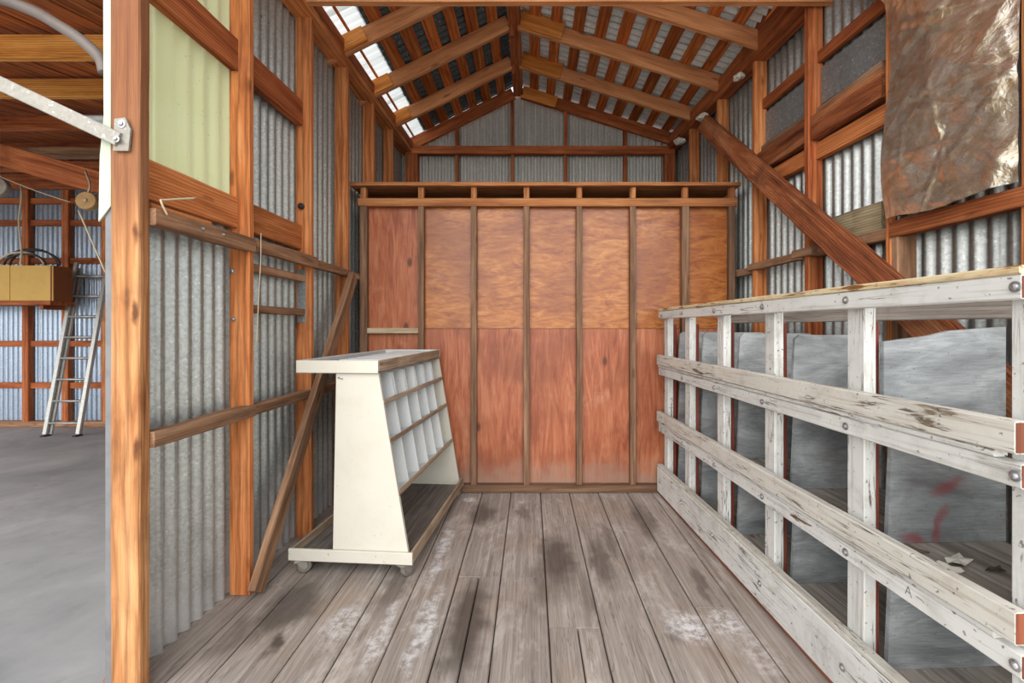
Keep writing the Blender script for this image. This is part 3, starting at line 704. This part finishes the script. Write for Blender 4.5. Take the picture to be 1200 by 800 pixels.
# ------------------------------------------------------------------ loose timbers
o = beam('leaning_board', (XL(2.36) + .05, 2.33, .035), (XL(3.58) + .045, 3.58, 1.80), .04, .10, 'brown', None, (0, -1, .6), rough=.004); tag(o, 'worn brown board leaning diagonally against the left wall beside the cart', 'board')
xa, xb = XR(4.27) - .07, XR(.95) - .07
o = beam('timber_brace', (xa, 4.30, 3.33), (XR(1.25) - .058, 1.25, .72), .075, .145, 'rough', None, (0, .65, .76), rough=.012); tag(o, 'heavy rough reddish timber slanting down across the right wall behind the rack', 'timber')
def rwpt(x, y, z): return wr.matrix_basis @ Vector((x, y, z))
bpy.context.view_layer.update()
def rbeam(nm, y0, y1, z, x, w, t, m, label, cat, rough, tilt=0.0):
    o = beam(nm, rwpt(x, y0, z), rwpt(x, y1, z + tilt), w, t, m, None, (0, 0, 1), rough=rough); tag(o, label, cat); return o
for y0, y1, where in ((2.415, 2.95, 'beside the foil film'), (3.005, 3.57, 'beyond the middle stud')):
    rbeam('split_log', y0, y1, 2.70, .052, .075, .15, 'rough', 'split rough log laid on the right wall girt ' + where, 'log', .009, -.01)
    rbeam('bark_slab', y0 + .03, y1, 2.815, .065, .03, .05, 'brown', 'thin dark wood slab on top of the split log ' + where, 'board', .008, -.015)
    rbeam('metal_flashing', y0, y1, 2.97, .086, .010, .24, 'flash', 'speckled grey metal strip standing above the split log ' + where, 'metal strip', 0)
rbeam('weathered_slab', 2.43, 2.945, 2.00, .05, .03, .15, 'burlap', 'grey-brown weathered slab resting on the right wall girt beside the slanting timber', 'board', .008)

# ------------------------------------------------------------------ foil film on the right wall
def foil():
    NU, NV = 90, 170; V = []; F = []
    rnd = random.Random(3); folds = []
    for _ in range(120):
        a = rnd.uniform(0, math.pi); folds.append((rnd.uniform(1.70, 2.4), rnd.uniform(1.9, 3.5), math.cos(a), math.sin(a), rnd.uniform(.010, .045), rnd.uniform(-.006, .009)))
    for j in range(NV + 1):
        v = j / NV; z = 1.962 + v * 1.53
        for i in range(NU + 1):
            u = i / NU; left = 2.33 + .03 * math.sin(v * 9) + (.22 * max(0, (v - .72) / .28)) ; y = 1.728 + (left - 1.728) * u
            zz = z + (.012 * math.sin(u * 7 + 1) - .02) * (1 - v)
            h = .022 * noise.noise(Vector((y * 3.2, zz * 3.6, 1.3))) + .008 * noise.noise(Vector((y * 9, zz * 7, 5.1)))
            for (cy, cz, ca, sa, wd, am) in folds:
                d = ((y - cy) * ca + (zz - cz) * sa) / wd; e = ((y - cy) * -sa + (zz - cz) * ca) / .25
                h += am * math.exp(-e * e) * max(0, 1 - abs(d))
            edge = min(1, min(u, 1 - u) * 8)
            x = -.030 - .035 * math.sin(math.pi * min(1, u * 1.02)) - h * (.5 + .5 * edge) - .10 * max(0, v - .75) * u
            V.append((min(x, -.014), y, zz))
    for j in range(NV):
        for i in range(NU):
            a = j * (NU + 1) + i; F.append((a, a + 1, a + NU + 2, a + NU + 1))
    o = link('foil_film', mesh_from(V, F, 'foil', 'foil', True), None); o.matrix_basis = wr.matrix_basis.copy()
    return tag(o, 'crinkled shiny brown foil film hanging on the right wall studs', 'film')
foil()

# ------------------------------------------------------------------ things in the neighbouring bay
def ladder():
    L = empty('ladder', (-6.66, 6.42, -.15)); tag(L, 'aluminium extension ladder leaning against the blue corrugated wall', 'ladder')
    base, top = Vector((0, 0, .03)), Vector((-.02, .47, 2.53)); ax = (top - base).normalized()
    wv = Vector((1, 0, 0)); wv = (wv - ax * wv.dot(ax)).normalized(); nv = ax.cross(wv)
    if nv.y > 0: nv = -nv
    for sec, (s0, s1, hw, off) in enumerate(((0, 1.0, .235, 0.0), (.0, .97, .205, -.045))):
        for sd in (-1, 1):
            a = base.lerp(top, s0) + wv * sd * hw + nv * off; b = base.lerp(top, s1) + wv * sd * hw + nv * off
            beam('side_rail', a, b, .055, .035, 'alu', L, nv)
        for k in range(8):
            f = .06 + k * .122
            c = base.lerp(top, f) + nv * off
            if f < s1: tube('rung', [c - wv * (hw - .012), c + wv * (hw - .012)], .017, 'alu', L, 8)
    for sd in (-1, 1): box('foot', sd * .225 - .03, sd * .225 + .03, -.05, .05, .001, .018, 'dark', L)
ladder()
sh = empty('wall_shelf', (-7.42, 6.6, 1.74)); tag(sh, 'dark plank shelf under the cardboard box on the corrugated wall', 'shelf')
box('shelf_board', -1.2, .64, -.22, .12, -.03, .03, 'red', sh); box('bracket', .45, .50, -.18, .12, -.09, -.03, 'red', sh); box('bracket', -.9, -.85, -.18, .39, -.09, -.03, 'red', sh)
cbx = empty('cardboard_box', (-7.22, 6.6, 1.771)); tag(cbx, 'long tan cardboard box lying on the shelf beside the ladder', 'box')
box('front_panel', -1.2, .46, -.20, -.19, 0, .50, 'carton', cbx); box('side_panel', .44, .46, -.189, .07, 0, .50, 'carton_side', cbx); box('body', -1.2, .439, -.189, .07, .0, .495, 'carton', cbx)
box('flap', -1.21, -.15, -.206, -.201, .01, .505, 'carton', cbx); box('tape', .425, .445, -.2065, -.2005, .0, .5, 'carton_side', cbx)
def coil():
    c = empty('cable_coil', (-7.25, 6.53, 2.285)); tag(c, 'coil of dark cable standing on top of the cardboard box', 'cable')
    for k in range(4):
        R, off = .30 + .03 * k, .03 * k - .05
        tube('cable_loop', [(R * math.cos(t) - .13 * (k % 2) + .04 * k, off, (.16 + .03 * k) * math.sin(t)) for t in [math.pi * q / 16 for q in range(17)]], .014, 'cable' if k != 1 else 'rope', c, 6)
coil()
o = tube('cord', [(-7.18 + .02 * math.sin(q), 6.36, 2.28 + q * .125) for q in range(10)], .012, 'rope', None, 6); tag(o, 'pale cord hanging down behind the cardboard box', 'cord')
def pulley(nm, loc, mat, label, r, hook):
    p = empty(nm, loc); tag(p, label, 'pulley')
    lathe('shell', [(r * .5, -.03), (r * .95, -.028), (r, -.018), (r, .018), (r * .95, .028), (r * .5, .03)], mat, p, 24, facing((0, 0, 0), (.2, -1, .1)))
    lathe('axle', [(r * .16, -.042), (r * .22, -.04), (r * .22, .04), (r * .16, .042)], 'chain', p, 12, facing((0, 0, 0), (.2, -1, .1)))
    tube('hook', [(.02 * math.sin(q * .5), 0, r * .9 + q * hook / 9) for q in range(10)], .009, 'chain', p, 6)
pulley('pulley_block', (-3.85, 3.93, 2.49), 'block', 'tan round pulley block hanging above the ladder', .078, .20)
pulley('pulley_block', (-4.63, 3.93, 2.61), 'blockgrey', 'grey round pulley block hanging from the chain', .085, .08)
ch = empty('chain', (-4.63, 3.93, 2.75)); tag(ch, 'dusty steel chain hanging from the red brace above the grey pulley', 'chain')
def link_mesh():
    V = []; F = []; n, m = 10, 5
    for i in range(n):
        t = 2 * math.pi * i / n; c = Vector((.013 * math.cos(t), 0, .024 * math.sin(t))); d = Vector((math.cos(t), 0, math.sin(t)))
        for j in range(m):
            u = 2 * math.pi * j / m; V.append(c + d * (.005 * math.cos(u)) + Vector((0, .005 * math.sin(u), 0)))
    for i in range(n):
        for j in range(m): F.append((i * m + j, i * m + (j + 1) % m, ((i + 1) % n) * m + (j + 1) % m, ((i + 1) % n) * m + j))
    return mesh_from(V, F, 'chain', 'link', True)
lm = link_mesh()
for k in range(11): link('link', lm, None, ch, Matrix.Translation((0, 0, k * .036)) @ Matrix.Rotation(math.pi / 2 * (k % 2), 4, 'Z'))
o = tube('rope', [(-3.88 + q * .035, 3.88 - .01 * q, 2.40 - q * .06) for q in range(10)], .007, 'rope', None, 6); tag(o, 'thin pale rope running down from the tan pulley towards the front post', 'rope')
o = tube('wire', [(-4.58 + q * .068, 3.90, 2.70 - .025 * q - .01 * math.sin(q * .35)) for q in range(10)], .006, 'chain', None, 6); tag(o, 'thin wire strung between the two pulley blocks', 'wire')

# metal strap and conduit near the front post
st = empty('metal_strap', (-1.52, 1.69, 2.11)); tag(st, 'whitish rusty metal strap bolted to the front post and sloping up outwards', 'strap')
beam('bar', (-1.10, -.02, .50), (-.02, -.0, -.01), .012, .052, 'strap', st, (0, 0, 1)); 
prism('bracket', [(-.045, -.05), (.012, -.05), (.02, .03), (.0, .075), (-.04, .07)], 1, .004, .012, 'strap', st); bolt(st, (-.012, .004, .05), (0, -1, 0), .016); bolt(st, (-.02, -.008, -.012), (0, -1, 0), .012)
cp = [(-2.35, 1.85, 2.78), (-2.17, 1.83, 2.735), (-2.0, 1.82, 2.67), (-1.88, 1.80, 2.60), (-1.78, 1.79, 2.535), (-1.70, 1.785, 2.46), (-1.68, 1.785, 2.40)]
def smooth_pts(P, n=5):
    P = [Vector(p) for p in P]; out = []
    for i in range(len(P) - 1):
        a, b, c, d = P[max(i - 1, 0)], P[i], P[i + 1], P[min(i + 2, len(P) - 1)]
        for k in range(n):
            t = k / n; out.append(.5 * ((2 * b) + (c - a) * t + (2 * a - 5 * b + 4 * c - d) * t * t + (3 * b - a - 3 * c + d) * t ** 3))
    return out + [P[-1]]
o = tube('conduit', smooth_pts(cp), .022, 'hose', None, 10); tag(o, 'curved grey conduit hanging beside the front post', 'conduit')

# small items on the left wall
def lw(x, y, z): return Vector((-1.5 + x + A_L * y, y, z))
o = tube('string', smooth_pts([lw(.03, 2.41, 1.90), lw(.035, 2.40, 1.75), lw(.03, 2.39, 1.55), lw(.03, 2.375, 1.32)]), .0022, 'rope', None, 6); tag(o, 'thin pale string dangling from the girt at the second stud', 'string')
o = tube('twine', smooth_pts([lw(.03, 1.80, 1.845), lw(.03, 1.77, 1.89), lw(.02, 1.80, 1.905), lw(.03, 1.95, 1.955)]), .004, 'rope', None, 6); tag(o, 'pale twine end knotted on the girt beside the front post', 'twine')
kb = lathe('rubber_knob', [(.016, 0), (.02, .004), (.02, .018), (.012, .024)], 'dark', None, 14, facing(lw(-.06, 3.004, 2.20), (0, -1, 0))); tag(kb, 'small black rubber knob on the third stud', 'knob')

# scraps on the rack shelf
def scrap(nm, x, y, z, sx_, sy_, rz, mat, label, sd):
    rnd = random.Random(sd); n = 11; pts = []
    for k in range(n):
        t = 2 * math.pi * k / n; r = rnd.uniform(.55, 1.1); pts.append((sx_ * r * math.cos(t), sy_ * r * math.sin(t)))
    V = [(0, 0, .012)] + [(p[0], p[1], rnd.uniform(.001, .02)) for p in pts]; V += [(a, b, c + .002) for (a, b, c) in V]
    F = [(0, (k + 1) % n + 1, k + 1) for k in range(n)] + [(n + 1, n + 2 + k, n + 2 + (k + 1) % n) for k in range(n)]
    F += [(k + 1, (k + 1) % n + 1, (k + 1) % n + n + 2, k + n + 2) for k in range(n)]
    o = link(nm, mesh_from(V, F, mat, nm), None); p = RK.matrix_basis @ Vector((x, y, z)); o.location = p; o.rotation_euler = (0, 0, rz); tag(o, label, 'scrap'); return o
bpy.context.view_layer.update()
scrap('paint_flake', .24, 1.50, .611, .06, .035, .4, 'paper', 'largest pale paint flake curled on the middle shelf of the bin rack', 1)
scrap('paint_flake', .17, 1.46, .611, .035, .02, -.4, 'paper', 'small pale paint flake on the middle shelf in front of the largest flake', 2)
scrap('bark_flake', .30, 1.44, .611, .045, .012, .2, 'papdark', 'dark curled sliver lying beside the pale paint flakes on the shelf', 3)
scrap('bark_flake', .17, 1.58, .611, .05, .014, -.7, 'papdark', 'dark sliver behind the pale paint flakes next to the rack post', 4)

# pale insect nests under the right eave
def nest(loc, r, label, sd):
    rnd = random.Random(sd); bm = bmesh.new(); bmesh.ops.create_icosphere(bm, subdivisions=3, radius=r)
    for v in bm.verts:
        k = 1 + .45 * noise.noise(v.co * (2.2 / r * .5) + Vector((sd, 0, 0))) + .2 * noise.noise(v.co * (3 / r)); v.co = Vector((v.co.x * 1.2, v.co.y * 1.5, v.co.z * .8)) * k
    me = bpy.data.meshes.new('nest'); bm.to_mesh(me); bm.free(); o = link('insect_nest', me, 'paper'); o.location = loc; tag(o, label, 'nest', 'insect nests under the eave')
nest((XR(3.72) - .045, 3.72, 3.46), .035, 'pale insect nest under the right eave plate, nearest of the three', 1)
nest((XR(4.45) - .03, 4.45, 3.46), .045, 'pale insect nest at the head of the slanting timber', 2)
nest((XR(5.0) - .03, 5.0, 3.45), .045, 'pale insect nest in the far corner above the partition', 3)
